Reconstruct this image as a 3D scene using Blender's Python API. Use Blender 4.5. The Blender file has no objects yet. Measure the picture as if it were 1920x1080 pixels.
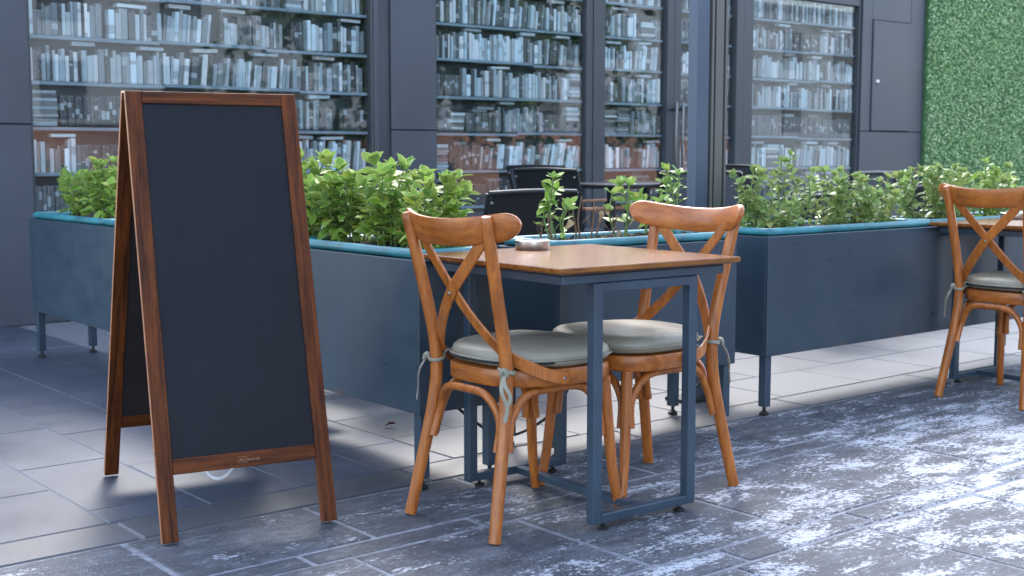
import bpy, bmesh, math, random
from mathutils import Vector, Matrix, noise
random.seed(7)
R = random.Random(11)
scene = bpy.context.scene
C = scene.collection
PSI = 0.6885                      # heading of the view; X runs along the kerb, Y towards the shop

# ------------------------------------------------------------------ camera, sky, sun, exposure
cam_d = bpy.data.cameras.new('camera'); cam = bpy.data.objects.new('camera', cam_d); C.objects.link(cam)
cam.location = (0, 0, 1.0487)
cam.rotation_euler = (math.pi/2 - 0.1036, 0, -PSI)
cam_d.sensor_width = 36; cam_d.lens = 2389.9/1920*36
cam_d.clip_end = 1000; cam_d.clip_start = 0.05
cam_d.dof.use_dof = True; cam_d.dof.focus_distance = 3.85; cam_d.dof.aperture_fstop = 6.3
scene.camera = cam
scene.render.resolution_x = 1024; scene.render.resolution_y = 576

SUN_EL = math.radians(43); SUN_DIR = Vector((0.54, 0.84, 0)).normalized()
w = bpy.data.worlds.new('World'); scene.world = w; w.use_nodes = True
wn = w.node_tree.nodes; wl = w.node_tree.links
sky = wn.new('ShaderNodeTexSky'); sky.sky_type = 'NISHITA'; sky.sun_disc = False
sky.sun_elevation = SUN_EL; sky.sun_rotation = math.atan2(SUN_DIR.x, SUN_DIR.y)
sky.air_density = 1.0; sky.dust_density = 1.6; sky.ozone_density = 1.0
hs = wn.new('ShaderNodeHueSaturation'); hs.inputs['Saturation'].default_value = .80   # thin veil of cloud
wl.new(sky.outputs[0], hs.inputs['Color']); wl.new(hs.outputs[0], wn['Background'].inputs[0]); wn['Background'].inputs[1].default_value = 0.15
sun_d = bpy.data.lights.new('sun', 'SUN'); sun = bpy.data.objects.new('sun', sun_d); C.objects.link(sun)
sun_d.energy = .5; sun_d.angle = math.radians(14); sun_d.color = (1, 0.975, 0.94)
ld = -(SUN_DIR*math.cos(SUN_EL) + Vector((0, 0, math.sin(SUN_EL))))
sun.rotation_euler = ld.to_track_quat('-Z', 'Y').to_euler()
scene.view_settings.view_transform = 'Standard'; scene.view_settings.look = 'None'
scene.view_settings.exposure = 2.5; scene.view_settings.gamma = 1

# ------------------------------------------------------------------ materials
class NT:
    def __init__(s, name):
        s.m = bpy.data.materials.new(name); s.m.use_nodes = True
        s.n = s.m.node_tree.nodes; s.l = s.m.node_tree.links
        s.b = s.n['Principled BSDF']; s.out = s.n['Material Output']
    def node(s, t, **k):
        n = s.n.new(t)
        for a, v in k.items(): setattr(n, a, v)
        return n
    def link(s, a, b): s.l.new(a, b)
    def set(s, **k):
        for a, v in k.items(): s.b.inputs[a.replace('_', ' ')].default_value = v
    def coords(s, kind='Object', scale=(1, 1, 1), loc=(0, 0, 0)):
        if kind == 'World':
            g = s.node('ShaderNodeNewGeometry'); o = g.outputs['Position']
        else:
            g = s.node('ShaderNodeTexCoord'); o = g.outputs[kind]
        mp = s.node('ShaderNodeMapping'); s.link(o, mp.inputs[0])
        mp.inputs['Scale'].default_value = scale; mp.inputs['Location'].default_value = loc
        return mp.outputs[0]
    def noise(s, vec, scale, detail=4, rough=.55, dist=0):
        n = s.node('ShaderNodeTexNoise'); s.link(vec, n.inputs['Vector'])
        n.inputs['Scale'].default_value = scale; n.inputs['Detail'].default_value = detail
        n.inputs['Roughness'].default_value = rough; n.inputs['Distortion'].default_value = dist
        return n.outputs[0]
    def ramp(s, fac, stops):
        r = s.node('ShaderNodeValToRGB'); e = r.color_ramp.elements
        while len(e) < len(stops): e.new(.5)
        for i, (p, c) in enumerate(stops):
            e[i].position = p; e[i].color = (c, c, c, 1) if isinstance(c, (int, float)) else (*c, 1)
        s.link(fac, r.inputs[0]); return r.outputs[0]
    def mix(s, fac, a, b, mode='MIX'):
        m = s.node('ShaderNodeMix', data_type='RGBA', blend_type=mode)
        if isinstance(fac, (int, float)): m.inputs[0].default_value = fac
        else: s.link(fac, m.inputs[0])
        for sock, v in ((m.inputs[6], a), (m.inputs[7], b)):
            if isinstance(v, tuple): sock.default_value = (*v, 1) if len(v) == 3 else v
            else: s.link(v, sock)
        return m.outputs[2]
    def math(s, op, a, b=None, clamp=False):
        m = s.node('ShaderNodeMath', operation=op, use_clamp=clamp)
        for i, v in enumerate((a, b)):
            if v is None: continue
            if isinstance(v, (int, float)): m.inputs[i].default_value = v
            else: s.link(v, m.inputs[i])
        return m.outputs[0]
    def color(s, c):
        if isinstance(c, tuple): s.b.inputs['Base Color'].default_value = (*c, 1)
        else: s.link(c, s.b.inputs['Base Color'])
    def rough(s, v):
        if isinstance(v, (int, float)): s.b.inputs['Roughness'].default_value = v
        else: s.link(v, s.b.inputs['Roughness'])
    def bump(s, h, strength=.3, dist=.01):
        b = s.node('ShaderNodeBump'); b.inputs['Strength'].default_value = strength
        b.inputs['Distance'].default_value = dist; s.link(h, b.inputs['Height']); s.link(b.outputs[0], s.b.inputs['Normal'])

def simple(name, col, rough=.5, var=.15, nscale=6, metal=0, spec=.5, bump=0, bscale=120, coat=0, coords='Object'):
    t = NT(name); v = t.coords(coords); n = t.noise(v, nscale, 5)
    lo = tuple(c*(1-var) for c in col); hi = tuple(min(1, c*(1+var)) for c in col)
    t.color(t.ramp(n, [(.3, lo), (.7, hi)])); t.set(Metallic=metal, Specular_IOR_Level=spec, Coat_Weight=coat, Coat_Roughness=.15)
    t.rough(t.ramp(n, [(.25, max(.03, rough*.8)), (.75, min(1, rough*1.2))]))
    if bump: t.bump(t.noise(v, bscale, 3), bump, .003)
    return t.m

def wood(name, dark, light, scale, rough=.3, coat=.3, fine=60, warp=.4, blot=.5, bmp=.10, spec=.4):
    t = NT(name); v = t.coords('Object', scale); oi = t.node('ShaderNodeObjectInfo')
    va = t.node('ShaderNodeVectorMath', operation='ADD'); t.link(v, va.inputs[0])
    cx = t.node('ShaderNodeCombineXYZ'); t.link(t.math('MULTIPLY', oi.outputs['Random'], 37.), cx.inputs[0]); t.link(t.math('MULTIPLY', oi.outputs['Random'], 19.), cx.inputs[1])
    t.link(cx.outputs[0], va.inputs[1]); v = va.outputs[0]
    n1 = t.noise(v, 7, 6, .6, warp); n2 = t.noise(v, fine, 4, .65, .2)
    f = t.math('ADD', t.math('MULTIPLY', n1, .65), t.math('MULTIPLY', n2, .35))
    c = t.ramp(f, [(.38, dark), (.5, tuple((a+b)/2 for a, b in zip(dark, light))), (.62, light)])
    wv = t.noise(t.coords('World'), 11, 5)
    c = t.mix(t.ramp(wv, [(.52, 0.), (.72, blot)]), c, tuple(d*.7 for d in dark))
    t.color(c); t.rough(t.ramp(n2, [(.3, rough*.8), (.7, rough*1.3)])); t.set(Coat_Weight=coat, Coat_Roughness=.18, Specular_IOR_Level=spec)
    t.bump(n2, bmp, .002); return t.m

M = {}
M['chair_v'] = wood('varnished_beech_upright', (.24, .062, .010), (.46, .145, .024), (7, 7, .9), .36, .18, 60, .4, .35)
M['chair_h'] = wood('varnished_beech_level', (.24, .062, .010), (.46, .145, .024), (7, .9, 7), .36, .18, 60, .4, .35)
M['table'] = wood('walnut_tabletop', (.110, .036, .007), (.28, .105, .020), (.8, 8, 9), .22, .12, 60, .4, .25, .02)
M['sign_v'] = wood('stained_pine_upright', (.027, .0064, .0018), (.150, .038, .0062), (12, 1.2, .5), .55, .0, 45, .2, .25, .10, .2)
M['sign_h'] = wood('stained_pine_level', (.027, .0064, .0018), (.150, .038, .0062), (.5, 2, 12), .55, .0, 45, .2, .25, .10, .2)
M['sign_edge'] = wood('pine_edge', (.25, .08, .025), (.45, .17, .06), (14, 14, 1.0), .45, .1, 45)
M['slate_metal'] = simple('slate_blue_powder_coat', (.030, .052, .078), .4, .18, 5, spec=.5, bump=.05)
M['board'] = None
t = NT('chalkboard_black'); v = t.coords('Object', (1, 1, 1)); n = t.noise(v, 3, 5); n2 = t.noise(t.coords('Object', (1.5, 1, .5)), 14, 6, .7, .5)
t.color(t.ramp(n2, [(.3, (.0034, .0040, .0072)), (.75, (.0060, .0070, .0115))])); t.rough(t.ramp(n, [(.3, .5), (.7, .62)])); t.set(Specular_IOR_Level=.25); M['board'] = t.m
M['board_back'] = simple('dark_board_back', (.012, .007, .006), .7, .2, 8)
# planter sheet metal: scuffs, smears, rust near the lower edge
t = NT('planter_sheet_metal'); v = t.coords('World'); n = t.noise(v, 2.2, 5); sm = t.noise(t.coords('World', (1, 1, 3)), 5, 6, .65)
c = t.ramp(n, [(.3, (.022, .041, .060)), (.7, (.034, .057, .078))])
scr = t.noise(t.coords('World', (1, 1, .35)), 55, 4, .7, 2.5); c = t.mix(t.ramp(scr, [(.70, 0.), (.76, .3)]), c, (.11, .135, .155))
sep = t.node('ShaderNodeSeparateXYZ'); g = t.node('ShaderNodeNewGeometry'); t.link(g.outputs['Position'], sep.inputs[0])
dst = t.ramp(t.noise(t.coords('World', (1, 1, .55)), 4.5, 7, .7, .6), [(.5, 0.), (.75, .32)]); c = t.mix(dst, c, (.065, .085, .10))
low = t.ramp(sep.outputs[2], [(.243, 1.), (.262, 0.)]); rn = t.ramp(t.noise(v, 9, 4), [(.62, 0.), (.68, 1.)])
c = t.mix(t.math('MULTIPLY', low, rn), c, (.19, .065, .02)); t.color(c)
t.rough(t.ramp(sm, [(.3, .25), (.7, .46)])); t.set(Specular_IOR_Level=.4); t.bump(t.noise(v, 3, 2), .06, .02); M['planter'] = t.m
M['rim'] = simple('teal_plastic', (.022, .165, .19), .42, .4, 9, bump=.06, coords='World')
M['black_rubber'] = simple('black_rubber', (.012, .012, .013), .6)
M['black_metal'] = simple('black_metal', (.010, .011, .013), .4, .2)
M['cable'] = simple('black_cable', (.01, .01, .011), .5)
M['chrome'] = simple('brushed_steel', (.50, .49, .47), .33, .1, 30, metal=1)
M['dark_steel'] = simple('dark_brushed_steel', (.16, .165, .17), .4, .1, 30, metal=1)
M['screw'] = simple('screw_steel', (.5, .47, .42), .35, .1, 30, metal=1)
M['chain'] = simple('white_chain', (.75, .76, .78), .35)
M['logo'] = simple('tan_print', (.28, .14, .07), .5, .05)
M['dark_gap'] = simple('dark_seam', (.01, .011, .012), .7)
# cushion
t = NT('grey_green_leatherette'); v = t.coords('Object'); n = t.noise(v, 7, 5); f = t.noise(v, 220, 3)
t.color(t.ramp(n, [(.3, (.205, .183, .132)), (.7, (.275, .248, .182))])); t.rough(t.ramp(n, [(.3, .36), (.7, .5)]))
wr = t.noise(t.coords('Object', (1, 2.2, 1)), 9, 4, .6, .8)
t.bump(t.math('ADD', t.math('MULTIPLY', f, .08), t.math('MULTIPLY', wr, .9)), .35, .008); M['cushion'] = t.m
M['tie'] = simple('grey_green_strap', (.235, .22, .165), .6, .15, 20)
# soil
t = NT('potting_soil'); v = t.coords('World'); n = t.noise(v, 70, 6, .7); t.color(t.ramp(n, [(.3, (.018, .011, .008)), (.55, (.06, .035, .022)), (.75, (.16, .1, .065))])); t.rough(.95); t.bump(n, .9, .012); M['soil'] = t.m
# leaves
def leafmat(name, a, b, rim, amt, yellow=(.45, .42, .06)):
    t = NT(name); at = t.node('ShaderNodeAttribute', attribute_name='rim'); oi = t.node('ShaderNodeObjectInfo')
    v = t.coords('Object'); n = t.noise(v, 3.5, 4)
    c = t.mix(oi.outputs['Random'], a, b); c = t.mix(t.ramp(n, [(.35, 0.), (.7, .4)]), c, tuple(x*1.5 for x in b))
    e = t.math('MULTIPLY', t.ramp(t.math('ADD', at.outputs['Fac'], t.math('MULTIPLY', t.math('SUBTRACT', n, .5), .5)), [(.55, 0.), (.85, 1.)]), amt)
    c = t.mix(e, c, rim); yl = t.ramp(oi.outputs['Random'], [(.90, 0.), (.93, .6)]); c = t.mix(yl, c, yellow)
    dull = t.node('ShaderNodeNewGeometry'); c = t.mix(dull.outputs['Backfacing'], c, t.mix(.5, c, (.22, .30, .12)))
    t.color(c); t.rough(.45); t.set(Specular_IOR_Level=.35)
    tr = t.node('ShaderNodeBsdfTranslucent'); t.link(c, tr.inputs[0])
    ms = t.node('ShaderNodeMixShader'); ms.inputs[0].default_value = .32
    t.link(t.b.outputs[0], ms.inputs[1]); t.link(tr.outputs[0], ms.inputs[2]); t.link(ms.outputs[0], t.out.inputs[0]); return t.m
M['leaf_a'] = leafmat('euonymus_leaf', (.065, .175, .022), (.27, .42, .05), (.58, .62, .16), .8)
M['leaf_b'] = leafmat('small_shrub_leaf', (.10, .185, .05), (.25, .35, .095), (.50, .55, .22), .55, (.42, .36, .1))
M['leaf_c'] = leafmat('bright_sprig_leaf', (.12, .24, .035), (.22, .36, .055), (.42, .48, .14), .45)
M['dry'] = simple('dry_leaf', (.42, .29, .15), .7, .3, 40)
M['twig'] = simple('twig_bark', (.16, .085, .045), .8, .3, 60, bump=.3)
M['stem'] = simple('green_stem', (.14, .21, .055), .6, .3, 40)
# paving
def paving(name, a, b, c3, rough, bump, bs, big=1.6, spk=0):
    t = NT(name); v = t.coords('World'); oi = t.node('ShaderNodeObjectInfo')
    n = t.noise(v, big, 6, .62, .3); f = t.noise(v, bs, 6, .7)
    c = t.ramp(n, [(.3, a), (.5, b), (.72, c3)]); c = t.mix(t.math('MULTIPLY', oi.outputs['Random'], .4), c, tuple(x*.62 for x in b))
    c = t.mix(t.ramp(f, [(.3, .5), (.55, 0.)]), c, tuple(x*.55 for x in a))
    if spk: c = t.mix(t.ramp(t.noise(v, 420, 2), [(.62, 0.), (.72, spk)]), c, tuple(min(.8, x*1.7) for x in c3))
    t.color(c); t.rough(t.ramp(n, [(.3, rough*.75), (.7, rough*1.15)])); t.bump(f, bump, .004); return t.m
M['pave'] = paving('smooth_grey_paver', (.036, .045, .064), (.056, .068, .094), (.083, .098, .128), .5, .12, 60, 1.3)
M['kerb'] = paving('kerb_stone', (.042, .047, .055), (.062, .069, .080), (.092, .101, .115), .55, .2, 120, 2.2, .3)
M['granite'] = paving('pale_granite_paver', (.058, .062, .069), (.074, .079, .087), (.094, .099, .108), .5, .15, 150, 2.2, .2)
M['grout'] = simple('pale_grout', (.17, .18, .205), .9, .45, 30, bump=.3, coords='World')
M['grout_p'] = simple('fine_joint', (.10, .112, .135), .9, .3, 30, bump=.3, coords='World')
M['grout_d'] = simple('dark_grout', (.13, .135, .145), .85, .3, 30, bump=.3, coords='World')
M['ground'] = simple('asphalt', (.055, .056, .06), .8, .2, 3, bump=.3, coords='World')
# cleft slate with worn white paint
t = NT('cleft_slate_paint'); v = t.coords('World'); oi = t.node('ShaderNodeObjectInfo')
st = t.coords('World', (1, 2.3, 1)); cl = t.noise(st, 5, 9, .68, .6); f = t.noise(v, 75, 6, .7); big = t.noise(v, 1.0, 3, .5, .4)
c = t.ramp(cl, [(.28, (.026, .028, .034)), (.5, (.057, .062, .073)), (.72, (.115, .123, .140))])
c = t.mix(t.math('MULTIPLY', oi.outputs['Random'], .35), c, (.058, .063, .075))
dust = t.noise(st, 13, 7, .7, .8); c = t.mix(t.ramp(dust, [(.50, 0.), (.72, .45)]), c, (.22, .235, .265))
sp = t.node('ShaderNodeSeparateXYZ'); gg = t.node('ShaderNodeNewGeometry'); t.link(gg.outputs['Position'], sp.inputs[0])
# the paint lies thickest along a worn swath to the right of the table
dx = t.math('MULTIPLY', t.math('ADD', .25, t.math('MULTIPLY', t.math('SUBTRACT', sp.outputs[0], 1.7), .28)), 1., True)
dy = t.math('SUBTRACT', 1., t.math('MULTIPLY', t.math('ABSOLUTE', t.math('SUBTRACT', sp.outputs[1], 2.1)), .62), True)
swath = t.math('MULTIPLY', dx, dy, True)
paint = t.noise(t.coords('World', (1.0, 2.3, 1), (3.1, 1.7, 0)), 3.6, 10, .74, .35)
chips = t.noise(t.coords('World', (1, 1.7, 1)), 46, 7, .8)
pm = t.math('ADD', t.math('ADD', paint, t.math('MULTIPLY', t.math('SUBTRACT', chips, .5), .85)), t.math('MULTIPLY', t.math('SUBTRACT', swath, .5), .22))
mask = t.ramp(pm, [(.535, 0.), (.548, .35), (.566, .85), (.61, 1.)])
c = t.mix(mask, c, t.mix(f, (.34, .355, .385), (.50, .515, .55)))
fl = t.noise(t.coords('World', (1, 1.5, 1)), 130, 5, .75); c = t.mix(t.math('MULTIPLY', t.ramp(fl, [(.575, 0.), (.64, 1.)]), t.ramp(t.noise(v, 2.3, 4), [(.35, .12), (.65, .75)])), c, (.36, .38, .42))
sc2 = t.noise(t.coords('World', (2.2, 26, 1)), 3.4, 5, .7, 1.2); c = t.mix(t.ramp(sc2, [(.60, 0.), (.70, .38)]), c, (.30, .315, .35))
t.color(c); t.rough(t.mix(mask, t.ramp(cl, [(.3, .58), (.7, .75)]), (.85, .85, .85)))
t.set(Specular_IOR_Level=.3)
t.bump(t.math('ADD', t.math('MULTIPLY', cl, 1.0), t.math('MULTIPLY', f, .3)), .8, .014); M['slate'] = t.m
# shopfront
M['clad'] = simple('graphite_cladding', (.054, .059, .074), .42, .12, 1.2, coords='World', bump=.02)
M['frame'] = simple('graphite_window_frame', (.040, .046, .054), .4, .12, 2)
M['post_side_reflect'] = simple('post_reflected_blue', (.060, .082, .118), .38, .12, 2)  # bluish reflection on the post's side face, put into the base colour
M['post_grey'] = simple('olive_grey_aluminium', (.105, .103, .093), .42, .12, 2)
M['shelf'] = simple('pale_blue_shelf', (.17, .23, .27), .6, .25, 3, coords='World')
M['mural'] = simple('mural_backing', (.018, .028, .034), .7, .3, 3, coords='World')
t = NT('grey_book_spines'); oi = t.node('ShaderNodeObjectInfo'); v = t.coords('Generated'); sx = t.node('ShaderNodeSeparateXYZ'); t.link(v, sx.inputs[0])
bc = t.node('ShaderNodeAttribute', attribute_name='bookcol'); gi = t.node('ShaderNodeNewGeometry'); ocol = t.mix(1., oi.outputs['Color'], bc.outputs['Color'], 'ADD')
rnd = t.math('FRACT', t.math('ADD', oi.outputs['Random'], gi.outputs['Random Per Island'])); pos = t.math('ADD', .25, t.math('MULTIPLY', rnd, .5))
band = t.math('LESS_THAN', t.math('ABSOLUTE', t.math('SUBTRACT', sx.outputs[2], pos)), t.math('ADD', .03, t.math('MULTIPLY', t.math('FRACT', t.math('MULTIPLY', rnd, 7.3)), .13)))
band = t.math('MULTIPLY', band, t.math('GREATER_THAN', t.math('FRACT', t.math('MULTIPLY', rnd, 13.7)), .45))
let = t.noise(t.coords('World', (1, 1, 1)), 90, 3, .7); letm = t.math('MULTIPLY', t.ramp(let, [(.55, 0.), (.62, 1.)]), .55)
inv = t.mix(1., (.62, .70, .74), ocol, 'DIFFERENCE')
c = t.mix(t.math('MULTIPLY', band, .45), ocol, inv); c = t.mix(t.math('MULTIPLY', letm, .4), c, inv)
t.color(c); t.rough(.55); M['book'] = t.m
t = NT('window_glass'); lw = t.node('ShaderNodeLayerWeight'); lw.inputs[0].default_value = .5; fr_o = t.math('ADD', .06, t.math('MULTIPLY', t.math('POWER', lw.outputs['Facing'], 5.), .9))
tb = t.node('ShaderNodeBsdfTransparent'); tb.inputs[0].default_value = (.965, .985, .99, 1); gb = t.node('ShaderNodeBsdfGlossy'); gb.inputs['Roughness'].default_value = .015
ms = t.node('ShaderNodeMixShader'); t.link(fr_o, ms.inputs[0]); t.link(tb.outputs[0], ms.inputs[1]); t.link(gb.outputs[0], ms.inputs[2]); t.link(ms.outputs[0], t.out.inputs[0]); M['glass'] = t.m
t = NT('black_sling_mesh'); tb = t.node('ShaderNodeBsdfTransparent'); ms = t.node('ShaderNodeMixShader'); t.color((.009, .010, .012)); t.rough(.5)
ms.inputs[0].default_value = .86; t.link(tb.outputs[0], ms.inputs[1]); t.link(t.b.outputs[0], ms.inputs[2]); t.link(ms.outputs[0], t.out.inputs[0]); M['sling'] = t.m
t = NT('grey_sling'); tb = t.node('ShaderNodeBsdfTransparent'); ms = t.node('ShaderNodeMixShader'); t.color((.075, .082, .10)); t.rough(.5)
ms.inputs[0].default_value = .93; t.link(tb.outputs[0], ms.inputs[1]); t.link(t.b.outputs[0], ms.inputs[2]); t.link(ms.outputs[0], t.out.inputs[0]); M['sling_grey'] = t.m
M['arm_wood'] = simple('orange_teak', (.36, .16, .07), .45, .25, 15)
t = NT('artificial_boxwood'); oi = t.node('ShaderNodeNewGeometry'); n = t.noise(t.coords('World'), 3, 3)
c = t.mix(oi.outputs['Random Per Island'], (.20, .36, .13), (.66, .78, .44)); c = t.mix(t.ramp(n, [(.4, 0.), (.7, .35)]), c, (.42, .66, .26))
t.color(c); t.rough(.5); M['boxwood'] = t.m
M['hedge_back'] = simple('dark_green_backing', (.06, .15, .05), .8, .3, 12, coords='World')

# ------------------------------------------------------------------ mesh helpers
def mesh_from(bm, name='m', smooth=False, angle=None):
    me = bpy.data.meshes.new(name); bm.normal_update(); bm.to_mesh(me); bm.free()
    if smooth:
        for p in me.polygons: p.use_smooth = True
        if angle:
            me.set_sharp_from_angle(angle=math.radians(angle))
    return me
def link(name, me, mat, parent=None):
    o = bpy.data.objects.new(name, me); C.objects.link(o)
    if me is not None and mat is not None and not me.materials: me.materials.append(M[mat] if isinstance(mat, str) else mat)
    if parent is not None: o.parent = parent
    return o
def tag(o, label, cat, group=None):
    o['label'] = label; o['category'] = cat
    if group: o['group'] = group
    return o
def thing(name, label, cat, loc=(0, 0, 0), rz=0, group=None):
    o = bpy.data.objects.new(name, None); C.objects.link(o); o.empty_display_size = .1
    o.location = loc; o.rotation_euler = (0, 0, rz); return tag(o, label, cat, group)
def struct(name, me, mat):
    o = link(name, me, mat); o['kind'] = 'structure'; return o
def add_box(bm, x0, x1, y0, y1, z0, z1, bev=0, seg=1):
    vs = [bm.verts.new(p) for p in ((x0,y0,z0),(x1,y0,z0),(x1,y1,z0),(x0,y1,z0),(x0,y0,z1),(x1,y0,z1),(x1,y1,z1),(x0,y1,z1))]
    fs = [bm.faces.new([vs[i] for i in f]) for f in ((3,2,1,0),(4,5,6,7),(0,1,5,4),(1,2,6,5),(2,3,7,6),(3,0,4,7))]
    if bev:
        es = list({e for f in fs for e in f.edges})
        bmesh.ops.bevel(bm, geom=es, offset=bev, segments=seg, affect='EDGES', profile=.6)
def box(x0, x1, y0, y1, z0, z1, bev=0, seg=1):
    bm = bmesh.new(); add_box(bm, x0, x1, y0, y1, z0, z1, bev, seg); return mesh_from(bm)
def catmull(pts, n=6):
    P = [Vector(p) for p in pts]; out = []
    P = [P[0]*2-P[1]] + P + [P[-1]*2-P[-2]]
    for i in range(1, len(P)-2):
        for k in range(n):
            t = k/n; a, b, c, d = P[i-1], P[i], P[i+1], P[i+2]
            out.append(.5*((2*b)+(c-a)*t+(2*a-5*b+4*c-d)*t*t+(3*b-a-3*c+d)*t**3))
    out.append(P[-2]); return out
def lerpl(l, t):
    x = t*(len(l)-1); i = min(int(x), len(l)-2); return l[i]+(l[i+1]-l[i])*(x-i)
def add_tube(bm, pts, rad, seg=10, cap=True, dome=0):
    rad = rad if isinstance(rad, (list, tuple)) else [rad, rad]
    n = len(pts); T = [(pts[min(i+1, n-1)]-pts[max(i-1, 0)]).normalized() for i in range(n)]
    up = Vector((0, 0, 1)) if abs(T[0].z) < .9 else Vector((1, 0, 0)); u = (up - T[0]*up.dot(T[0])).normalized(); rings = []
    for i in range(n):
        u = (u - T[i]*u.dot(T[i])).normalized(); vv = T[i].cross(u); r = lerpl(rad, i/(n-1))
        rings.append([bm.verts.new(pts[i]+(u*math.cos(a)+vv*math.sin(a))*r) for a in (2*math.pi*k/seg for k in range(seg))])
    for i in range(n-1):
        for k in range(seg):
            bm.faces.new((rings[i][k], rings[i][(k+1) % seg], rings[i+1][(k+1) % seg], rings[i+1][k]))
    if cap:
        bm.faces.new(rings[0][::-1])
        if dome:
            top = [bm.verts.new(pts[-1]+(v.co-pts[-1])*.72+T[-1]*dome) for v in rings[-1]]
            for k in range(seg): bm.faces.new((rings[-1][k], rings[-1][(k+1) % seg], top[(k+1) % seg], top[k]))
            bm.faces.new(top)
        else: bm.faces.new(rings[-1])
def tube(pts, rad, seg=10, n=6, smooth=True, dome=0):
    bm = bmesh.new(); add_tube(bm, catmull(pts, n), rad, seg, True, dome); return mesh_from(bm, smooth=smooth, angle=50)
def add_ribbon(bm, pts, norms, wid, thick, taper=None):
    n = len(pts); rings = []
    for i in range(n):
        T = (pts[min(i+1, n-1)]-pts[max(i-1, 0)]).normalized(); N = norms[i]; N = (N-T*N.dot(T)).normalized(); S = T.cross(N)
        ww = wid*(taper[i] if taper else 1)/2; h = thick/2; e = min(ww*.3, h*.7)
        prof = [(-ww, -h+e), (-ww+e, -h), (ww-e, -h), (ww, -h+e), (ww, h-e), (ww-e, h), (-ww+e, h), (-ww, h-e)]
        rings.append([bm.verts.new(pts[i]+S*a+N*b) for a, b in prof])
    m = 8
    for i in range(n-1):
        for k in range(m): bm.faces.new((rings[i][k], rings[i][(k+1) % m], rings[i+1][(k+1) % m], rings[i+1][k]))
    bm.faces.new(rings[0][::-1]); bm.faces.new(rings[-1])
def lathe(prof, seg=24):
    bm = bmesh.new(); rings = []
    for r, z in prof:
        rings.append([bm.verts.new((r*math.cos(a), r*math.sin(a), z)) for a in (2*math.pi*k/seg for k in range(seg))] if r > 1e-5 else [bm.verts.new((0, 0, z))])
    for a, b in zip(rings, rings[1:]):
        for k in range(seg):
            k2 = (k+1) % seg
            if len(a) == 1 and len(b) == 1: continue
            if len(a) == 1: bm.faces.new((a[0], b[k2], b[k]))
            elif len(b) == 1: bm.faces.new((a[k], a[k2], b[0]))
            else: bm.faces.new((a[k], a[k2], b[k2], b[k]))
    bmesh.ops.recalc_face_normals(bm, faces=bm.faces); return mesh_from(bm, smooth=True, angle=40)
def superloft(levels, hx, hy, p=2.7, seg=48, cx=0, wob=0, seed=0):
    bm = bmesh.new(); rings = []
    for (s, z) in levels:
        if s < 1e-4: rings.append([bm.verts.new((cx, 0, z))]); continue
        ring = []
        for k in range(seg):
            a = 2*math.pi*k/seg; c, d = math.cos(a), math.sin(a)
            x = hx*s*math.copysign(abs(c)**(2/p), c); y = hy*s*math.copysign(abs(d)**(2/p), d)
            y *= 1+.10*(x/hx)          # wider at the front than at the back
            dz = wob*noise.noise(Vector((x*7+seed, y*7, 3))) if wob else 0
            ring.append(bm.verts.new((cx+x, y, z+dz)))
        rings.append(ring)
    for a, b in zip(rings, rings[1:]):
        for k in range(seg):
            k2 = (k+1) % seg
            if len(b) == 1: bm.faces.new((a[k], a[k2], b[0]))
            elif len(a) == 1: bm.faces.new((a[0], b[k2], b[k]))
            else: bm.faces.new((a[k], a[k2], b[k2], b[k]))
    if len(rings[0]) > 1: bm.faces.new(rings[0][::-1])
    if len(rings[-1]) > 1: bm.faces.new(rings[-1])
    return mesh_from(bm, smooth=True, angle=45)
def copy_tree(o, parent=None, loc=None, rz=None):
    c = o.copy(); C.objects.link(c)
    if parent is not None: c.parent = parent
    if loc is not None: c.location = loc
    if rz is not None: c.rotation_euler = (0, 0, rz)
    for ch in list(o.children): copy_tree(ch, c)
    return c

# ------------------------------------------------------------------ ground
struct('ground', box(-150, 150, -150, 150, -.30, -.05), 'ground')
def tile_mesh(sx, sy, bev=.003, h=.04): return box(-sx/2, sx/2, -sy/2, sy/2, -h, 0, bev)
cache = {}
def lay(parent, x0, x1, y0, y1, mat, gap, jit=.0015, name='paver', bev=.003):
    sx, sy = round(x1-x0-gap, 3), round(y1-y0-gap, 3)
    key = (sx, sy, mat)
    if key not in cache: cache[key] = tile_mesh(sx, sy, bev)
    o = link(name, cache[key], mat, parent); o.location = ((x0+x1)/2, (y0+y1)/2, R.uniform(-jit, 0)); o.rotation_euler = (R.uniform(-1, 1)*jit*.6, R.uniform(-1, 1)*jit*.6, 0)
road = struct('road', box(-6, 16, -3, 3.285, -.045, -.0045), 'grout')
rows = []; y = 3.285; seq = [.395, .105, .56, .13, .56, .13, .56]
for i, hgt in enumerate(seq):
    rows.append((y-hgt, y, hgt)); y -= hgt
for i, (ya, yb, hgt) in enumerate(rows):
    step = .56; x = -.6 + [.25, 0, .105, .33, .255, .1, .4][i]
    while x < 8.6:
        lay(road, x, x+step, ya, yb, 'slate', .0135, .003, 'slate_slab', .005); x += step
kerb = struct('kerb', box(-6, 16, 3.285, 3.492, -.045, -.005), 'grout_d')
x = -1.55
while x < 12.4: lay(kerb, x, x+.98, 3.287, 3.490, 'kerb', .007, .001, 'kerb_stone', .006); x += .98
pave = struct('pavement', box(-6, 2.61, 3.492, 14, -.045, -.0025), 'grout_p')
for i in range(12):
    x0 = 2.61-.315*(i+1)+.025; x1 = x0+.315
    if i == 0: x1 = 2.608
    y = 3.492; off = [.35, .80, .62, .16, .47, .05, .7, .3, .55, .1, .42, .66][i]
    if i == 3: off = .16
    ys = [y, y+off]; 
    while ys[-1] < 9.2: ys.append(ys[-1]+.62)
    for a, b in zip(ys, ys[1:]): lay(pave, x0, x1, a, b, 'pave', .0042)
terr = struct('terrace_floor', box(2.61, 16, 3.492, 8.3, -.045, -.003), 'grout_d')
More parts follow.
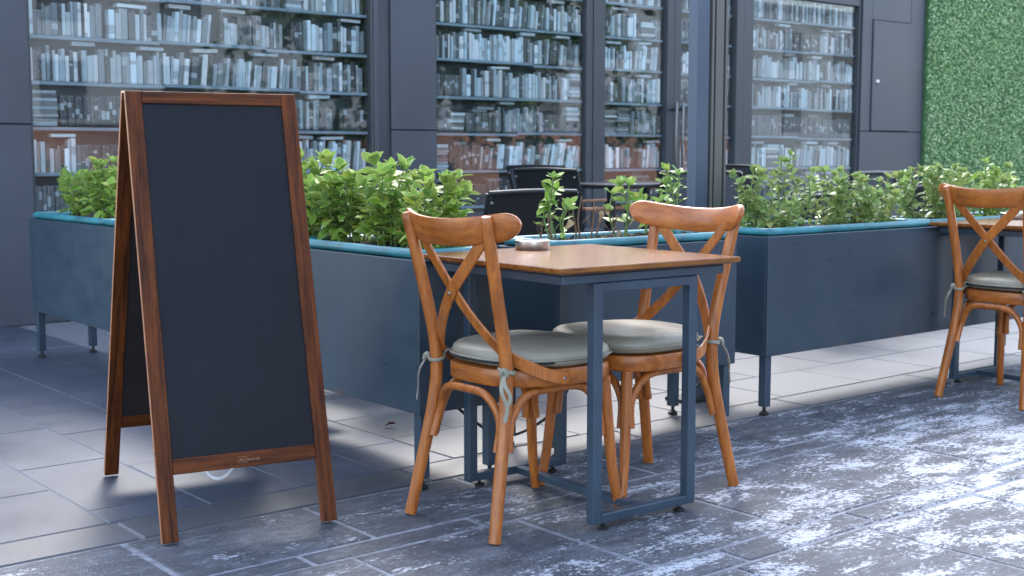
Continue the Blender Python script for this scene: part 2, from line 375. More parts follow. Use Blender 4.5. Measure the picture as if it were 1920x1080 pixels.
for j in range(7):
    y0 = 3.492+j*.40; x = 2.612-(.3 if j % 2 else 0)
    while x < 12.5:
        lay(terr, max(x, 2.612), x+.6, y0, y0+.40, 'granite', .006); x += .6
struct('platform', box(4.4, 15.5, 5.15, 8.2, -.02, .125, .006), 'granite')

# ------------------------------------------------------------------ shop building
FY = 7.98; TOP = 2.85
bld = thing('shop_building', 'dark graphite shopfront with tall windows, glass doors and clad pillars', 'building', (2.0, FY, 0))
def bpart(name, x0, x1, y0, y1, z0, z1, mat, parent=None, bev=.004):
    o = link(name, box(x0-2, x1-2, y0-FY, y1-FY, z0, z1, bev), mat, parent or bld); return o
bpart('wall', .9, 15.6, 8.30, 8.5, 0, TOP+.15, 'clad')
bpart('roof', .7, 15.8, 7.86, 11, TOP+.151, TOP+.27, 'frame')
bpart('fascia', .9, 15.6, 7.965, 8.298, TOP-.12, TOP+.15, 'clad')
for (xa, xb) in ((.9, 2.735), (5.405, 5.813)):
    bpart('cladding_panel', xa, xb, FY, 8.29, 0, 1.235, 'clad'); bpart('cladding_panel', xa, xb, FY, 8.29, 1.2425, TOP-.122, 'clad')
bpart('seam_strip', .91, 2.73, FY+.008, 8.28, 1.236, 1.2415, 'dark_gap'); bpart('seam_strip', 5.41, 5.81, FY+.008, 8.28, 1.236, 1.2415, 'dark_gap')
bpart('cladding_panel', 11.235, 12.36, FY, 8.29, 0, 1.298, 'clad'); bpart('cladding_panel', 11.235, 11.40, FY, 8.29, 1.302, TOP-.122, 'clad')
bpart('cladding_panel', 11.404, 12.09, FY+.002, 8.29, 2.45, TOP-.122, 'clad'); bpart('cladding_panel', 12.094, 12.36, FY, 8.29, 1.302, TOP-.122, 'clad')
bpart('cladding_panel', 12.37, 15.6, FY+.03, 8.29, 0, TOP-.122, 'clad')
ap = bpart('access_panel', 11.41, 12.085, FY-.014, 8.29, 1.306, 2.446, 'clad', None, .006)
lt = link('latch', lathe([(0, -.02), (.03, -.02), (.03, 0), (.018, .012), (0, .014)], 14), 'chrome', ap); lt.rotation_euler = (math.pi/2, 0, 0); lt.location = (11.50-2, -.014, 1.81)
def window(name, x0, x1, jl, jr, zb, zt, hb, ht, yf, glass=True, par=None):
    bm = bmesh.new(); X0, X1 = x0-2, x1-2; yb = 8.12-FY
    yy = yf-FY
    for (a, b, c, d) in ((X0, X0+jl, zb, zt), (X1-jr, X1, zb, zt), (X0+jl+.0005, X1-jr-.0005, zb, zb+hb), (X0+jl+.0005, X1-jr-.0005, zt-ht, zt)):
        add_box(bm, a, b, yy, yb, c, d, .004)
    o = link(name, mesh_from(bm), 'frame', bld)
    link('pane', box(X0+jl-.004, X1-jr+.004, 8.036-FY, 8.044-FY, zb+hb-.004, zt-ht+.004), 'glass', o); return o
zt = TOP-.122
window('window', 2.737, 5.402, .02, .16, 0, zt, .12, .06, 8.0)
bpart('jamb_strip', 5.262, 5.30, 7.992, 8.0, 0, zt, 'clad')
window('window', 5.816, 7.47, .02, .07, 0, zt, .12, .06, 8.0)
d1 = window('door', 7.474, 8.455, .135, .085, .01, zt, .16, .16, 7.992)
d2 = window('door', 8.459, 9.40, .09, .10, .01, zt, .16, .16, 7.992)
window('window', 9.404, 11.232, .14, .03, 0, zt, .12, .16, 8.0)
for d, hx in ((d1, 8.415), (d2, 8.50)):
    bm = bmesh.new(); add_tube(bm, catmull([(hx-2+.02, -.045, 1.52), (hx-2+.0, -.06, 1.38), (hx-2-.01, -.068, 1.18), (hx-2, -.06, .98), (hx-2+.02, -.045, .84)], 5), .013, 10)
    for z in (1.46, .90): add_tube(bm, [Vector((hx-2+.01, -.055, z)), Vector((hx-2+.01, .016, z))], .011, 8)
    link('handle', mesh_from(bm, smooth=True, angle=50), 'dark_steel', d)

# ------------------------------------------------------------------ book-wall murals behind the glass
def unit_book():
    bm = bmesh.new(); add_box(bm, -.5, .5, -.5, .5, 0, 1, .06, 1); return mesh_from(bm, 'book')
BOOKS = [unit_book() for _ in range(1)]
BOOKS[0].materials.append(M['book'])
SH = [.07, .365, .65, .937, 1.232, 1.512, 1.795, 2.075, 2.36]
def book(root, x, z, wd, ht, lean=0, tone=.4, dep=None, flat=False):
    dep = R.uniform(.055, .075) if dep is None else dep
    tint = R.choice(((.86, 1, 1.05), (.92, 1, 1.02), (.98, 1, .99), (.80, 1, 1.06)))
    col = (min(.85, tone*tint[0]), min(.85, tone*tint[1]), min(.88, tone*tint[2]), 1)
    SPEC.append(((x-root.location.x, 8.135-root.location.y-dep/2, z), (wd, dep, ht), lean, col))
def place_books(root):
    SPEC.sort(key=lambda q: -q[1][0]*q[1][2])
    for loc, sc_, lean, col in SPEC[:298]:
        o = bpy.data.objects.new('book', BOOKS[0]); C.objects.link(o); o.parent = root
        o.location = loc; o.scale = sc_; o.rotation_euler = (0, lean, 0); o.color = col
    if SPEC[298:]:
        bm = bmesh.new(); ly_ = bm.verts.layers.float_color.new('bookcol')
        for loc, sc_, lean, col in SPEC[298:]:
            n0 = len(bm.verts); add_box(bm, -.5, .5, -.5, .5, 0, 1); bm.verts.ensure_lookup_table(); mt = Matrix.Translation(loc) @ Matrix.Rotation(lean, 4, 'Y') @ Matrix.Diagonal((*sc_, 1))
            for v_ in bm.verts[n0:]: v_.co = mt @ v_.co; v_[ly_] = col
        o = link('thin_books', mesh_from(bm), 'book', root); o.color = (0, 0, 0, 1); o['kind'] = 'stuff'
    SPEC.clear()
SPEC = []
def mural(x0, x1, label, zlo=2, zhi=8):
    root = thing('book_mural', label, 'mural', (x0, 8.1, 0), 0, None)
    link('backing', box(0, x1-x0, .035, .10, .02, zt-.05), 'mural', root)
    for k, z in enumerate(SH):
        xs = x0
        while xs < x1-.05:                                  # shelves in lengths, slightly out of line
            xe = min(x1, xs+R.uniform(.75, 1.05)); dz = R.uniform(-.008, .008)
            if x1-xe < .25: xe = x1
            link('shelf', box(xs-x0+.001, xe-x0-.001, -.052, .034, z-.022+dz, z+dz, .002), 'shelf', root); xs = xe
        if k < zlo or k > zhi: continue
        head = (SH[k+1] if k+1 < len(SH) else zt-.1)-z-.03
        dark = k in (4,) ; sets = k in (2,)
        x = x0+.01
        while x < x1-.015:
            st = R.random(); run = R.uniform(.18, .5); x_in = x
            if sets or (dark and st < .55) or st < .07:     # uniform dark sets
                wd = R.uniform(.024, .034); ht = min(head*.9, R.uniform(.15, .215)); tn = R.uniform(.03, .09); e = min(x+run, x1-.01)
                while x+wd < e+.02 and x+wd < x1-.006:
                    book(root, x+wd/2, z+.002, wd*.93, ht*R.uniform(.985, 1.0), 0, tn*R.uniform(.8, 1.3)); x += wd
                if R.random() < .5: 
                    for q in range(R.randint(1, 3)):
                        if ht+.03*(q+1) < head: book(root, min(x1-.13, max(x0+.13, x-R.uniform(.1, .25))), z+ht+.003+q*.025, R.uniform(.12, .2), .023, 0, R.uniform(.05, .4), None)
            elif (dark and st < .85) or st < .14:           # stacks lying flat
                wl_ = min(R.uniform(.13, .2), x1-x-.008); zz = z+.002; top = head*R.uniform(.5, .9)
                if wl_ > .07:
                    while zz < z+top:
                        th = R.uniform(.015, .03); book(root, x+wl_/2, zz, wl_*R.uniform(.85, .99), th*.92, 0, R.choice((.05, .12, .3, .55))); zz += th
                x += max(wl_, .03)+.006
            else:                                           # mixed row of upright books
                e = min(x+run*1.4, x1-.01); bright = (.58 if k == 3 else .47) if not dark else .22; lean = R.choice((0, 0, 0, 0, 0, .1, .2 if k == 3 else 0)); hmax = 0; xs = x
                while x < e-.012:
                    wd = R.choice((.016, .020, .024, .028, .034, .044)); wd = min(wd, x1-.006-x)
                    if wd < .01: break
                    ht = min(head*.93, R.uniform(.15, .225)); hmax = max(hmax, ht)
                    tone = R.choice((.03, .07, .15, bright*.4, bright*.6, bright*.8, bright, bright*1.2, bright*1.4))
                    ln = lean+R.uniform(-.015, .015) if lean else 0
                    if lean and (x+abs(ht*math.sin(ln)) > x1-.03 or x-abs(ht*math.sin(ln)) < x0+.02): ln = 0
                    book(root, x+wd/2+(0), z+.002+abs(math.sin(ln))*wd/2, wd*.92, ht*.98, ln, tone); x += wd/max(.3, math.cos(ln))
                if lean: x += .035
                for q in range(R.choice((0, 1, 2, 2, 3))):     # books laid across the tops
                    zz = z+hmax+.004+q*.026
                    if zz+.028 < z+head+.01 and x-xs > .2:
                        book(root, R.uniform(xs+.1, x-.1), zz, R.uniform(.14, .2), R.uniform(.018, .026), R.uniform(-.03, .03), R.uniform(.25, .65))
                if R.random() < .12: x += R.uniform(.03, .08)
            if x-x_in < .01: x += .02
    place_books(root)
    return root
mural(2.762, 5.238, 'grey book-wall mural behind the wide left shop window', 2, 7)
mural(5.84, 7.395, 'grey book-wall mural behind the window right of the middle pillar', 2, 7)
mural(7.615, 8.365, 'grey book-wall mural behind the glass door with the curved handle in view')
mural(8.555, 9.295, 'narrow strip of book-wall mural behind the door leaf the post hides')
mural(9.55, 11.2, 'grey book-wall mural behind the right window beside the access panel')

# ------------------------------------------------------------------ green wall
gw = thing('green_wall', 'panel of artificial boxwood leaves covering the wall at the right', 'green wall', (12.37, FY, 0))
link('backing', box(0, 3.2, -.03, .028, .03, TOP+.1), 'hedge_back', gw)
bm = bmesh.new(); lr = random.Random(3)
for i in range(24000):
    p = Vector((lr.uniform(-.02, 3.2), -.035-lr.random()**1.5*(.05+.06*noise.noise(Vector((i*.37, 2, 1)))), lr.uniform(.6, TOP+.08)))
    d = Vector((lr.gauss(0, 1), -abs(lr.gauss(0, .8))-.1, lr.gauss(-.2, 1))).normalized(); s = d.cross(Vector((lr.gauss(0, 1), lr.gauss(0, 1), lr.gauss(0, 1)))).normalized(); L = lr.uniform(.015, .034); n_ = s.cross(d)*L*.12
    a = bm.verts.new(p); b = bm.verts.new(p+d*L*.55+s*L*.3+n_); c = bm.verts.new(p+d*L); e = bm.verts.new(p+d*L*.55-s*L*.3+n_)
    bm.faces.new((a, b, c)); bm.faces.new((a, c, e))
fo = link('foliage', mesh_from(bm), 'boxwood', gw); fo['kind'] = 'stuff'

# ------------------------------------------------------------------ planters
def soil_mesh(lx, ly, z, seed):
    bm = bmesh.new(); nx, ny = max(8, int(lx/.025)), max(8, int(ly/.025)); g = []
    for i in range(nx+1):
        g.append([bm.verts.new((-lx/2+lx*i/nx, -ly/2+ly*j/ny, z+.028*noise.noise(Vector((i*.13+seed, j*.13, 0)))+.012*noise.noise(Vector((i*.5+seed, j*.5, 5)))+.014*math.sin(math.pi*i/nx)*math.sin(math.pi*j/ny))) for j in range(ny+1)])
    for i in range(nx):
        for j in range(ny): bm.faces.new((g[i][j], g[i+1][j], g[i+1][j+1], g[i][j+1]))
    sr = random.Random(seed)
    for q in range(int(260*lx*ly/.3)):                       # clods and bark bits
        c = Vector((sr.uniform(-.47, .47)*lx, sr.uniform(-.46, .46)*ly, z+.006+sr.random()*.014)); s = sr.uniform(.004, .011)
        d = Vector((sr.gauss(0, 1), sr.gauss(0, 1), sr.gauss(0, .4))).normalized()*s*2.2; e = d.cross(Vector((sr.gauss(0, 1), sr.gauss(0, 1), 1))).normalized()*s
        f = d.cross(e).normalized()*s*.6
        vs = [bm.verts.new(c+p) for p in (d, e, -d, -e, f, -f)]
        for a, b in ((0, 1), (1, 2), (2, 3), (3, 0)):
            bm.faces.new((vs[a], vs[b], vs[4])); bm.faces.new((vs[b], vs[a], vs[5]))
    return mesh_from(bm, smooth=False)
def rim_mesh(lx, ly, z, w=.032, r=.013):
    """rolled plastic lip of the liner pot: rounded rectangle swept with a tube-like profile"""
    bm = bmesh.new(); path = []; cr = .03
    for (cx_, cy_, a0) in ((lx/2-cr, ly/2-cr, 0), (-lx/2+cr, ly/2-cr, 90), (-lx/2+cr, -ly/2+cr, 180), (lx/2-cr, -ly/2+cr, 270)):
        for k in range(5):
            a = math.radians(a0+k*22.5); path.append((Vector((cx_+cr*math.cos(a), cy_+cr*math.sin(a), z)), Vector((math.cos(a), math.sin(a), 0))))
    prof = [(-w, -.035), (-w, .006), (-w+.006, .014), (-.014, .0165), (-.005, .0125), (.001, .003), (.001, -.006), (-.004, -.0125), (-.012, -.014)]
    rings = [[bm.verts.new(p+nn*a+Vector((0, 0, b))) for a, b in prof] for p, nn in path]; m = len(rings)
    for i in range(m):
        for k in range(len(prof)-1): bm.faces.new((rings[i][k], rings[i][k+1], rings[(i+1) % m][k+1], rings[(i+1) % m][k]))
    bmesh.ops.recalc_face_normals(bm, faces=bm.faces)
    return mesh_from(bm, smooth=True, angle=60)
def planter(label, cx_, cy_, lx, ly, liners, seed, group='slate blue metal planters', along='x'):
    t = thing('planter', label, 'planter', (cx_, cy_, 0), 0, group); z0, z1 = .243, .727; wl_ = .012
    bm = bmesh.new()                                         # four sheet-metal sides and a floor
    for s in (-1, 1):
        add_box(bm, -lx/2, lx/2, s*(ly/2)-(wl_ if s > 0 else 0), s*(ly/2)+(wl_ if s < 0 else 0), z0, z1, .0025)
        add_box(bm, s*(lx/2)-(wl_ if s > 0 else 0), s*(lx/2)+(wl_ if s < 0 else 0), -ly/2+wl_+.0005, ly/2-wl_-.0005, z0+.001, z1-.001, .0015)
    add_box(bm, -lx/2+wl_, lx/2-wl_, -ly/2+wl_, ly/2-wl_, z0+.02, z0+.03)
    link('body', mesh_from(bm), 'planter', t)
    for sx in (-1, 1):
        for sy in (-1, 1):
            px, py = sx*(lx/2-.031), sy*(ly/2-.031)
            lg = link('leg', box(px-.018, px+.018, py-.018, py+.018, .034, z0+.0195, .002), 'slate_metal', t)
            f = link('foot', lathe([(0, 0), (.019, 0), (.020, .008), (.012, .014), (.007, .018), (.007, .036), (0, .036)], 14), 'black_rubber', lg); f.location = (px, py, 0)
    n = liners
    L = (lx if along == 'x' else ly)-.018
    for i in range(n):
        c = -L/2+(i+.5)*L/n; l1 = L/n-.004
        if along == 'x': a, b, loc = l1, ly-.018, (c, 0, 0)
        else: a, b, loc = lx-.018, l1, (0, c, 0)
        o = link('rim', rim_mesh(a, b, .7425), 'rim', t); o.location = loc
        s = link('soil', soil_mesh(a-.06, b-.06, .728, seed+i*3.3), 'soil', t); s.location = loc; s['kind'] = 'stuff'
    bm = bmesh.new()                                         # pop rivets along the sheet edges
    def rv(p, nrm):
        u = Vector((0, 0, 1)) if abs(nrm.z) < .5 else Vector((1, 0, 0)); vv = nrm.cross(u); r = .0036
        ring = [bm.verts.new(p+(u*math.cos(a)+vv*math.sin(a))*r) for a in (k*math.pi/3 for k in range(6))]; c = bm.verts.new(p+nrm*.0022)
        for k in range(6): bm.faces.new((ring[k], ring[(k+1) % 6], c))
    for s in (-1, 1):
        for z in (.27, .40, .55, .68):
            for q in (-1, 1):
                rv(Vector((q*(lx/2-.018), s*(ly/2+.0004), z)), Vector((0, s, 0))); rv(Vector((s*(lx/2+.0004), q*(ly/2-.018), z)), Vector((s, 0, 0)))
        k = -lx/2+.2
        while k < lx/2-.1: rv(Vector((k, s*(ly/2+.0004), .262)), Vector((0, s, 0))); k += .22
        k = -ly/2+.2
        while k < ly/2-.1: rv(Vector((s*(lx/2+.0004), k, .262)), Vector((s, 0, 0))); k += .22
    o = link('rivets', mesh_from(bm), 'slate_metal', t); o['kind'] = 'stuff'
    return t
# row at right angles to the kerb (left), then the row along the kerb
planter('long slate blue planter full of big-leaved shrubs behind the chalkboard and left chair', 2.4285, 3.975, .335, 1.545, 2, 1, along='y')
planter('slate blue planter with leafy shrubs by the pillar, partly hidden by the chalkboard', 2.4285, 5.72, .335, 1.93, 2, 7, along='y')
planter('slate blue planter with sparse sprigs and dry twigs behind the table', 3.33, 3.405, .925, .33, 1, 21)
planter('long slate blue planter with rust at its lower edge right of the table', 5.18, 3.425, 2.35, .33, 2, 31)

# ------------------------------------------------------------------ shrubs
def leaf_mesh(width, cup, curl, wave, seed):
    bm = bmesh.new(); lay_ = bm.verts.layers.float.new('rim'); rr = random.Random(seed); N = 6; rows_ = []
    for i in range(N+1):
        t_ = i/N; wd = width*(math.sin(math.pi*min(1, t_**.85))**.75 if 0 < t_ < 1 else 0)
        y_ = t_; zc = -curl*t_*t_; wv = wave*math.sin(t_*9+seed)
        row = []
        for k in (-1, -.62, 0, .62, 1):
            if i in (0, N) and k != 0: continue
            v_ = bm.verts.new((k*wd, y_, zc+cup*abs(k)**1.3*wd+wv*k*abs(k)*.5)); v_[lay_] = 1. if abs(k) == 1 or i == N else (.25 if k else .15); row.append(v_)
        rows_.append(row)
    for a, b in zip(rows_, rows_[1:]):
        if len(a) == 1:
            for k in range(4): bm.faces.new((a[0], b[k+1], b[k]))
        elif len(b) == 1:
            for k in range(4): bm.faces.new((a[k], a[k+1], b[0]))
        else:
            for k in range(4): bm.faces.new((a[k], a[k+1], b[k+1], b[k]))
    return mesh_from(bm, 'leaf', smooth=True)
LM = {}
for mk, wd in (('leaf_a', .30), ('leaf_b', .34), ('leaf_c', .27)):
    LM[mk] = []
    for q in range(6):
        me = leaf_mesh(wd*(.88+.05*q), (.28, .5, .1, .4, .2, .65)[q], (.05, .22, .38, .12, .5, .0)[q], (.03, .09, .05, .0, .07, .03)[q], q*1.7); me.materials.append(M[mk]); LM[mk].append(me)
DRY = leaf_mesh(.32, .9, .6, .15, 2); DRY.materials.append(M['dry'])
def add_leaf(root, p, d, up, L, mk, rr, dry=False):
    o = bpy.data.objects.new('leaf', DRY if dry else rr.choice(LM[mk])); C.objects.link(o); o.parent = root
    d = d.normalized(); x = d.cross(up)
    if x.length < 1e-3: x = d.cross(Vector((1, 0, 0)))
    x.normalize(); z = x.cross(d)
    m = Matrix((x, d, z)).transposed().to_4x4(); m = m @ Matrix.Rotation(rr.gauss(0, .35), 4, 'Y')
    o.matrix_basis = Matrix.Translation(p) @ m @ Matrix.Diagonal((L*rr.uniform(.85, 1.15), L, L, 1))
def shrub(label, x, y, stems, hgt, spread, L, mk, seed, pitch, start=.12, group='shrubs in the planters', bushy=0, z0=.735, lean=(0, 0)):
    rr = random.Random(seed); root = thing('shrub', label, 'shrub', (x, y, z0), 0, group); n = 0
    for s in range(stems):
        a = 2*math.pi*(s+rr.random()*.7)/stems; k = rr.uniform(.25, 1) if stems > 1 else .2
        h_ = hgt*(1.05-.45*k*(1 if stems > 3 else .4))*rr.uniform(.85, 1.08)
        sx, sy = spread
        base = Vector((math.cos(a)*sx*.45*k, math.sin(a)*sy*.4*k, -.02))
        tip = Vector((math.cos(a)*sx*k+lean[0]*h_+rr.gauss(0, .012), math.sin(a)*sy*k+lean[1]*h_+rr.gauss(0, .012), h_))
        mid = (base+tip)/2+Vector((rr.gauss(0, .015), rr.gauss(0, .015), .02))
        pts = catmull([base, mid, tip], 7); bm = bmesh.new(); add_tube(bm, pts, [.0042, .0026], 6); link('stem', mesh_from(bm, smooth=True), 'stem', root)
        T = [(pts[min(i+1, len(pts)-1)]-pts[max(i-1, 0)]).normalized() for i in range(len(pts))]
        tt = start+rr.random()*.1; ang = rr.random()*6.28; length = (tip-base).length
        while tt < .97:
            i = tt*(len(pts)-1); p = pts[int(i)].lerp(pts[min(int(i)+1, len(pts)-1)], i-int(i)); tn = T[int(i)]
            u = tn.cross(Vector((.3, .2, 1))).normalized(); v_ = tn.cross(u); ang += math.pi/2+rr.gauss(0, .25)
            for side in (0, math.pi):
                if n > 290 or rr.random() < .08: continue
                dd = (u*math.cos(ang+side)+v_*math.sin(ang+side))
                el = rr.gauss(.35+.5*tt, .3); ll = L*rr.uniform(.72, 1.15)*(1.0 if tt < .8 else .9)
                add_leaf(root, p+dd*.004, dd+tn*el+Vector((0, 0, -.12)), tn+dd*-.2, ll, mk, rr); n += 1
            tt += pitch/length*rr.uniform(.8, 1.2)
        for q in range(bushy):                               # extra leaves low on the stem fill the base
            if n > 280: break
            i = rr.uniform(.1, .55)*(len(pts)-1); p = pts[int(i)]; ang = rr.random()*6.28; dd = u*math.cos(ang)+v_*math.sin(ang)
            add_leaf(root, p+dd*rr.uniform(.0, .05)+Vector((0, 0, rr.uniform(-.01, .03))), dd+Vector((0, 0, rr.uniform(-.3, .7))), Vector((0, 0, 1))+dd*-.3, L*rr.uniform(.7, 1.05), mk, rr); n += 1
        for q in range(rr.choice((4, 5, 5, 6))):             # rosette at the tip
            if n > 296: break
            ang += 2*math.pi/5+rr.gauss(0, .2); dd = u*math.cos(ang)+v_*math.sin(ang)
            add_leaf(root, pts[-1], dd*rr.uniform(.45, 1)+T[-1]*rr.uniform(.5, 1.3), T[-1]-dd*.5, L*rr.uniform(.65, 1.05), mk, rr); n += 1
    return root
big = 'variegated shrubs in the long planter'
shrub('variegated big-leaved shrub closest to the left chair, yellowest leaves', 2.45, 3.36, 9, .265, (.13, .15), .061, 'leaf_a', 1, .0235, group=big, bushy=9)
shrub('variegated big-leaved shrub with the tallest shoots behind the left chair', 2.43, 3.60, 10, .33, (.12, .15), .061, 'leaf_a', 2, .0235, group=big, bushy=9)
shrub('variegated big-leaved shrub in the middle of the dense clump', 2.42, 3.86, 10, .28, (.12, .15), .061, 'leaf_a', 3, .0235, group=big, bushy=9)
shrub('variegated big-leaved shrub with one tall shoot beside the chalkboard frame', 2.43, 4.10, 10, .335, (.12, .14), .061, 'leaf_a', 4, .0235, group=big, bushy=9)
shrub('variegated big-leaved shrub half hidden by the right edge of the chalkboard', 2.43, 4.36, 9, .29, (.12, .15), .061, 'leaf_a', 5, .0235, group=big, bushy=9)
shrub('bushy bright green shrub in the planter left of the chalkboard near the pillar', 2.43, 6.35, 11, .27, (.13, .17), .058, 'leaf_a', 6, .026, bushy=8)
shrub('bushy green shrub in the planter left of the chalkboard touching the chalkboard edge', 2.43, 6.02, 11, .30, (.13, .17), .058, 'leaf_a', 7, .026, bushy=8)
shrub('slender upright sprig behind the round ashtray on the near table', 2.985, 3.40, 2, .245, (.012, .012), .050, 'leaf_c', 8, .022, .3)
shrub('short side sprig with few leaves next to the dry twigs', 3.06, 3.42, 3, .16, (.06, .04), .048, 'leaf_c', 9, .045, .25)
shrub('leafy sprig between the dry twigs and the right chair', 3.37, 3.44, 3, .215, (.05, .03), .056, 'leaf_c', 10, .04, .3)
shrub('sprig directly behind the crest rail of the right chair', 3.47, 3.40, 4, .205, (.07, .04), .054, 'leaf_c', 14, .04, .3)
shrub('tall sprig rising left of the post above the right chair', 3.63, 3.44, 3, .245, (.035, .03), .050, 'leaf_c', 15, .026, .35)
small = [(4.13, 'first small-leaved shrub at the left end of the long right planter', .27), (4.27, 'low bright shrub second from the left in the long right planter', .17), (4.42, 'shrub with a tall loose shoot against the right window', .32), (4.58, 'small-leaved shrub in the middle of the long right planter', .23),
         (4.73, 'shrub standing below the right edge of the right window', .27), (4.89, 'shrub in the long right planter in front of the clad pillar', .27), (5.04, 'last small-leaved shrub left of the rightmost chair back', .25)]
for i, (x, lb, hg) in enumerate(small): shrub(lb, x+(.03, -.04, .0, .04)[i % 4], 3.43+.045*(-1)**i, (8, 8, 7, 8)[i % 4], hg*(1.02, .85, 1.05, .9)[i % 4], (.155, .11), .041, 'leaf_b', 50+i, (.030, .026, .034, .030)[i % 4], .12, bushy=(3, 6, 3, 4)[i % 4])
small2 = [(5.29, 'tall shrub with pale tip left of the rightmost chair', .34), (5.46, 'shrub just above the left end of the rightmost chair back', .30), (5.66, 'shrub behind the crest rail of the rightmost chair', .30), (5.86, 'bright yellow-green shrub above the rightmost chair', .28), (6.08, 'dark green shrub at the far right edge', .30)]
for i, (x, lb, hg) in enumerate(small2): shrub(lb, x, 3.43+.03*(-1)**i, 8, hg*(.85, .95, .8, 1.0, .9)[i], (.15, .10), .048, 'leaf_a' if i == 3 else 'leaf_b', 70+i, .033, .1, bushy=3)
# dry twigs with a few withered leaves
tw = thing('dry_twigs', 'bare brown twigs with withered leaves in the planter behind the table', 'twigs', (3.17, 3.40, .73))
trr = random.Random(5)
for q, (x, ln, hh) in enumerate(((-.06, -.1, .14), (-.02, .02, .18), (.0, .15, .16), (.03, .3, .15), (.06, .45, .11), (-.19, -.12, .13), (-.25, .02, .10))):
    p0 = Vector((x, trr.uniform(-.02, .03), -.01)); p2 = p0+Vector((ln*hh, trr.uniform(-.02, .02), hh)); p1 = (p0+p2)/2+Vector((trr.gauss(0, .008), 0, 0))
    bm = bmesh.new(); add_tube(bm, catmull([p0, p1, p2], 5), [.0042, .0022], 6)
    for z in (.45, .7):
        b0 = p0.lerp(p2, z); add_tube(bm, [b0, b0+Vector((trr.uniform(-.03, .03), trr.uniform(-.02, .02), .03))], [.0022, .0014], 5)
    link('twig', mesh_from(bm, smooth=True), 'twig', tw)
for p, d in (((.025, -.02, .12), (.1, -.2, -1)), ((.10, -.03, .045), (.3, -.3, -1)), ((.07, 0, .12), (.8, -.1, -.4)), ((.20, -.01, .10), (.1, -.2, -1)), ((-.10, 0, .09), (-.5, -.3, -.6))):
    add_leaf(tw, Vector(p), Vector(d), Vector((0, -1, .2)), .038, '', trr, True)

# ------------------------------------------------------------------ screen post behind the planters
ps = thing('screen_post', 'tall metal post, blue reflection coloured into its side, between the middle and right planters', 'post', (4.03, 3.66, 0))
link('reflect_blue_profile', box(-.024, .058, 0, .05, .002, 2.7, .004), 'post_side_reflect', ps)  # side of the same post, its blue reflection held in the colour
for a, b in ((.070, .083), (.0945, .142), (.155, .168)): link('grey_profile', box(a, b, -.004, .056, .002, 2.7, .002), 'post_grey', ps)
link('groove', box(.0585, .160, .012, .05, .004, 2.69), 'dark_gap', ps)
link('base_plate', box(-.075, .18, -.02, .11, 0, .0018+.012, .002), 'black_metal', ps)

